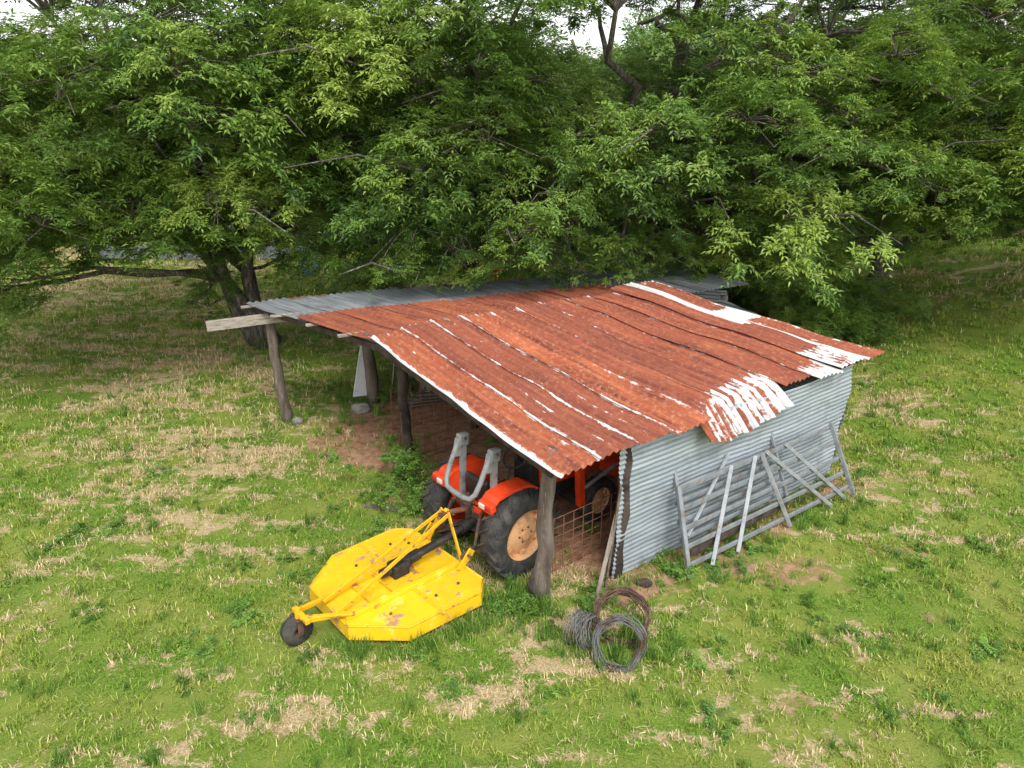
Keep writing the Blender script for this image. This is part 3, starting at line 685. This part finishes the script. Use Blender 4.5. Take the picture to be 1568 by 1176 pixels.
b.box('grille',(2.11,0,.82),(.02,.36,.34),M_black);
b.box('dash',(.72,0,1.02),(.18,.36,.42),M_black,bev=.03);b.cyl('steering_column',(.68,0,1.15),(.52,0,1.30),.02,M_black)
ring=[(.50+.19*math.cos(a)*.75,.19*math.sin(a),1.31+.19*math.cos(a)*.55) for a in [i*math.pi/10 for i in range(21)]]
b.path('steering_wheel',ring,.014,M_black,8);b.box('platform',(.42,0,.66),(.62,.95,.04),M_grease)
b.box('seat_base',(.02,0,.92),(.42,.46,.10),M_black,bev=.04);b.box('seat_back',(-.18,0,1.10),(.09,.44,.34),M_black,(0,-.2,0),bev=.04)
b.box('seat_pan',(.0,0,.80),(.6,.56,.10),M_orange,bev=.03)
for s in (-1,1):
    prf=[(.48,.95),(.36,1.15),(.20,1.25),(-.10,1.28),(-.34,1.25),(-.43,1.17),(-.45,1.07)]
    y0,y1=s*.34,s*.60;V=[];F=[];n=len(prf)
    for (x,z) in prf:V+=[(x,y0,z),(x,y1,z-.01),(x,y1,z-.05),(x,y0,z-.03)]
    for i in range(n-1):
        o=i*4
        for j in range(4):F.append((o+j,o+(j+1)%4,o+4+(j+1)%4,o+4+j))
    F.append((0,1,2,3));F.append((n*4-1,n*4-2,n*4-3,n*4-4));b.poly('fender_top',V,F,M_orange,bev=.012)
    V=[(x,s*.355,z-.01) for x,z in prf]+[(x*.6,s*.355,.70) for x,z in prf]+[(x,s*.34,z-.01) for x,z in prf]+[(x*.6,s*.34,.70) for x,z in prf]
    F=[]
    for i in range(n-1):F+=[(i,i+1,n+1+i,n+i),(2*n+i,3*n+i,3*n+1+i,2*n+1+i),(i,2*n+i,2*n+1+i,i+1)]
    b.poly('fender_skirt',V,F,M_orange)
    b.box('tail_lamp_housing',(-.45,s*.49,1.14),(.09,.26,.12),M_orange,(0,-.15,0),bev=.02)
    b.box('tail_lamp',(-.505,s*.44,1.14),(.03,.10,.07),M_lamp,(0,-.15,0));b.box('tail_lamp_red',(-.505,s*.55,1.14),(.03,.08,.07),M_lampr,(0,-.15,0))
    b.beam('rollbar_lower',(-.22,s*.32,.75),(-.17,s*.32,1.68),.06,.085,M_silver)
    b.box('rollbar_bracket',(-.18,s*.32,1.71),(.17,.10,.18),M_silver,(0,.1,0),bev=.02)
    b.cyl('rollbar_pin',(-.18,s*.25,1.74),(-.18,s*.40,1.74),.02,M_grease,10)
    b.box('rollbar_hinge_plate',(-.26,s*.32,1.62),(.11,.085,.26),M_silver,(0,.25,0),bev=.015)
b.path('rollbar_hoop',[(-.24,.32,1.72),(-.32,.32,1.58),(-.42,.32,1.38),(-.49,.30,1.24),(-.53,.24,1.16),(-.54,.13,1.14),(-.54,-.13,1.14),(-.53,-.24,1.16),(-.49,-.30,1.24),(-.42,-.32,1.38),(-.32,-.32,1.58),(-.24,-.32,1.72)],.036,M_silver,10)
for s in (-1,1):
    b.beam('loader_post',(1.30,s*.55,.45),(1.22,s*.55,1.36),.09,.12,M_orange);b.beam('loader_arm',(1.22,s*.58,1.34),(2.5,s*.58,.75),.07,.13,M_orange)
    b.beam('loader_arm_low',(2.5,s*.58,.75),(2.9,s*.58,.22),.07,.12,M_orange);b.cyl('loader_ram',(1.35,s*.56,.72),(2.2,s*.56,.86),.03,M_steel)
b.poly('loader_bucket',[(2.85,-.75,.08),(2.85,.75,.08),(2.85,.75,.55),(2.85,-.75,.55),(3.35,-.75,.06),(3.35,.75,.06)],[(0,1,2,3),(0,4,5,1),(0,3,4),(1,5,2)],M_orange)
b.box('loader_subframe',(1.3,0,.5),(.12,1.1,.1),M_black)
b.cyl('exhaust',(1.55,-.18,1.1),(1.55,-.18,1.5),.03,M_grease)
for s in (-1,1):
    b.beam('lower_link',(-.22,s*.28,.46),(-.82,s*.38,.47),.03,.07,M_grease);b.beam('lift_arm',(-.12,s*.18,.92),(-.42,s*.30,.86),.04,.06,M_grease)
    b.cyl('lift_rod',(-.42,s*.30,.86),(-.55,s*.34,.50),.025,M_grease,10);b.cyl('stabiliser',(-.2,s*.2,.40),(-.7,s*.36,.44),.012,M_grease,8)
b.beam('top_link',(-.30,0,.84),(-.86,0,.95),.05,.05,M_grease);b.cyl('top_link_tube',(-.4,0,.86),(-.7,0,.93),.035,M_rustbar,12)
b.cyl('pto_shaft',(-.32,0,.60),(-1.35,0,.50),.045,M_black,16);b.cyl('pto_guard',(-.30,0,.61),(-.5,0,.59),.075,M_black,16);b.box('hyd_lever',(.1,-.30,1.35),(.02,.02,.25),M_black,(0,.2,0))
b.box('hyd_block',(-.28,.12,.80),(.14,.2,.16),M_grease,bev=.02);b.path('hose',[(-.3,.1,.9),(-.45,.12,1.02),(-.5,.2,.85),(-.4,.25,.7)],.012,M_black,6);b.path('hose_b',[(-.3,-.1,.9),(-.42,-.14,1.0),(-.46,-.2,.85),(-.38,-.25,.7)],.012,M_black,6)

# ---------------------------------------------------------------- mower
mw=empty('rotary_mower',(-1.42,7.53,0),trA);b=B(mw)
dk=[(.75,.80),(.55,1.0),(-.42,1.02),(-.97,.62),(-.99,-.34),(-.47,-.84),(.55,-.93),(.75,-.74)][::-1]
V,F=prism(dk,.27,.278);b.poly('deck_top',V,F,M_yellow)
V=[];F=[];n=len(dk)
for (x,y) in dk:V+=[(x,y,.276),(x*1.005,y*1.005,.09),(x*.985,y*.985,.09),(x*.985,y*.985,.27)]
for i in range(n):
    j=(i+1)%n
    for q in range(3):F.append((i*4+q,i*4+q+1,j*4+q+1,j*4+q))
b.poly('deck_skirt',V,F,M_yellow)
V=[];F=[]
sweep(V,F,[(x*.995,y*.995,.28) for x,y in dk]+[(dk[0][0]*.995,dk[0][1]*.995,.28)],.012,6);b.poly('deck_rim',V,F,M_yellow2,True)
for y in (-.30,.36):
    b.beam('deck_channel',(.72,y,.31),(-.95,y*.75,.31),.07,.06,M_yellow)
b.beam('deck_seam',(-.02,-.93,.285),(-.02,1.0,.285),.05,.012,M_yellow2);b.beam('deck_cross',(-.55,-.3,.30),(-.55,.34,.30),.07,.05,M_yellow2)
b.box('gearbox_plate',(-.02,.03,.31),(.5,.5,.05),M_yellow2);b.box('gearbox',(-.02,.03,.42),(.24,.2,.2),M_black,bev=.03);b.cyl('gearbox_input',(.05,.03,.46),(.30,.02,.49),.075,M_black)
b.cyl('gearbox_cap',(-.14,.03,.45),(-.28,.03,.45),.06,M_black);b.cyl('shaft_shield',(.22,.02,.49),(.62,.0,.52),.055,M_black)
for s in (-1,1):
    b.beam('aframe_leg',(.70,s*.40,.28),(.74,s*.06,.96),.02,.065,M_yellow2);b.beam('brace_bar',(.74,s*.07,.93),(-1.02,s*.15,.36),.018,.055,M_yellow2)
    b.beam('hitch_plate',(.62,s*.42,.30),(.84,s*.42,.52),.02,.12,M_yellow2);b.cyl('hitch_pin',(.76,s*.34,.47),(.76,s*.5,.47),.02,M_grease,10)
    b.beam('tail_boom',(-.92,s*.20+.02,.34),(-1.38,s*.11+.05,.42),.04,.06,M_yellow2)
b.cyl('aframe_pin',(.75,-.10,.93),(.75,.10,.93),.022,M_grease,10);b.beam('aframe_strap',(.74,0,.97),(.88,0,.86),.05,.05,M_yellow2)
b.beam('tail_cross',(-1.36,-.12,.42),(-1.36,.22,.42),.06,.06,M_yellow2);b.beam('lift_bar',(-.85,-.28,.36),(-1.4,.0,.44),.05,.03,M_yellow2)
b.cyl('caster_spindle',(-1.38,.10,.5),(-1.38,.10,.34),.035,M_yellow2,14)
b.beam('caster_fork',(-1.38,.19,.35),(-1.40,.23,.17),.02,.07,M_grease);b.beam('caster_fork_b',(-1.38,.05,.35),(-1.40,.03,.17),.02,.07,M_grease);b.box('caster_head',(-1.38,.12,.36),(.10,.2,.03),M_grease)
b.rev('tail_wheel',[(-.07,.07),(-.075,.15),(-.055,.185),(0,.19),(.055,.185),(.075,.15),(.07,.07)],(-1.40,.13,.19),M_tyre,28)
b.rev('tail_wheel_rim',[(-.06,.10),(-.05,.02),(.05,.02),(.06,.10)],(-1.40,.13,.19),M_grease,20);b.cyl('tail_axle',(-1.40,.0,.19),(-1.40,.26,.19),.015,M_grease,8)
for x,y in ((.3,.7),(.1,-.6),(-.3,.6),(-.5,-.5),(.5,.55),(.45,-.6)):b.cyl('bolt',(x,y,.28),(x,y,.30),.02,M_grease,8)

# ---------------------------------------------------------------- background bits
fe=empty('wooden_fence');b=B(fe)
for i in range(9):
    x=-21+i*1.9;b.beam('fence_post',(x,28.6,-.1),(x+random.uniform(-.05,.05),28.6,1.45),.13,.13,M_wood)
    for z in (.85,1.25):b.beam('rail',(x,28.5,z+random.uniform(-.05,.05)),(x+1.9,28.5,z+random.uniform(-.05,.05)),.04,.14,M_wood if i%2 else M_darkwood)
tf=empty('tin_fence');b=B(tf)
for i in range(4):b.beam('sheet',(-16.4+i*2.1,28.0+random.uniform(-.1,.1),.30),(-14.4+i*2.1,28.0,.30),.03,.50,M_fencetin)
o=empty('plastic_barrel',(-7.35,25.6,0));b=B(o)
V=[];F=[];sweep(V,F,[(0,0,0),(0,0,.04),(0,0,.28),(0,0,.31),(0,0,.34),(0,0,.58),(0,0,.61),(0,0,.64),(0,0,.86),(0,0,.9)],[.26,.29,.29,.30,.29,.29,.30,.29,.29,.26],24);b.poly('drum',V,F,M_blue,True);b.cyl('cap',(.12,0,.9),(.12,0,.93),.04,M_white,12)
o=empty('red_implement',(-.1,20.5,-.30),.1);b=B(o)  # red farm implement of unclear type: slatted frame on wheels
for z in (1.62,1.74,1.86):b.beam('slat',(-.42,0,z),(.42,0,z+.03),.04,.05,M_red)
for x in (-.38,.38):b.beam('upright',(x,0,.3),(x,0.02,1.9),.04,.05,M_red)
b.beam('frame',(-.8,0,.62),(.8,0,.62),.08,.08,M_red)
for s in(-1,1):
    b.rev('wheel',[(-.05,.2),(-.06,.3),(0,.33),(.06,.3),(.05,.2)],(s*.7,.25,.62),M_tyre,24);b.cyl('axle',(s*.7,.0,.62),(s*.7,.4,.62),.03,M_grease)
V=[];F=[]
for i in range(190):
    x=18+random.gauss(0,1.8);y=25.5+random.gauss(0,.6);z=abs(random.gauss(0,.35))+1.4;d=Vector((random.gauss(0,1),random.gauss(0,.6),random.gauss(0,.25))).normalized()*random.uniform(.6,1.6)
    p=Vector((x,y,z+.1));sweep(V,F,[p-d*.5,p+Vector((random.gauss(0,.08),0,random.gauss(0,.08))),p+d*.5],[.028,.022,.01],5)
meshobj('brush_pile',V,F,mat('dead_brush',(.24,.16,.11),[((.40,.31,.23),5,.4,.7)],.9))

# ---------------------------------------------------------------- camera, light
cam=D.cameras.new('camera');co=link(D.objects.new('camera',cam));co.location=(0,0,6);co.rotation_euler=(math.radians(68),0,0)
cam.sensor_width=36;cam.lens=24.96;cam.clip_end=2000;S.camera=co
sel,saz=54,165
az=math.radians(saz);el=math.radians(sel)
sd=Vector((math.sin(az)*math.cos(el),math.cos(az)*math.cos(el),math.sin(el)))
l=D.lights.new('sun','SUN');l.energy=2.4;l.angle=math.radians(20);l.color=(1,.98,.94);lo=link(D.objects.new('sun',l));lo.rotation_euler=sd.to_track_quat('Z','Y').to_euler()
w=D.worlds.new('World');S.world=w;w.use_nodes=True;t=w.node_tree;t.nodes.clear()
sk=t.nodes.new('ShaderNodeTexSky');sk.sky_type='NISHITA';sk.sun_disc=False;sk.sun_elevation=el;sk.sun_rotation=az;sk.dust_density=2;sk.air_density=1.2
hs=t.nodes.new('ShaderNodeHueSaturation');hs.inputs['Saturation'].default_value=.22;hs.inputs['Value'].default_value=1.95
bg=t.nodes.new('ShaderNodeBackground');bg.inputs[1].default_value=.15;ou=t.nodes.new('ShaderNodeOutputWorld')
t.links.new(sk.outputs[0],hs.inputs['Color']);t.links.new(hs.outputs[0],bg.inputs[0]);t.links.new(bg.outputs[0],ou.inputs[0])
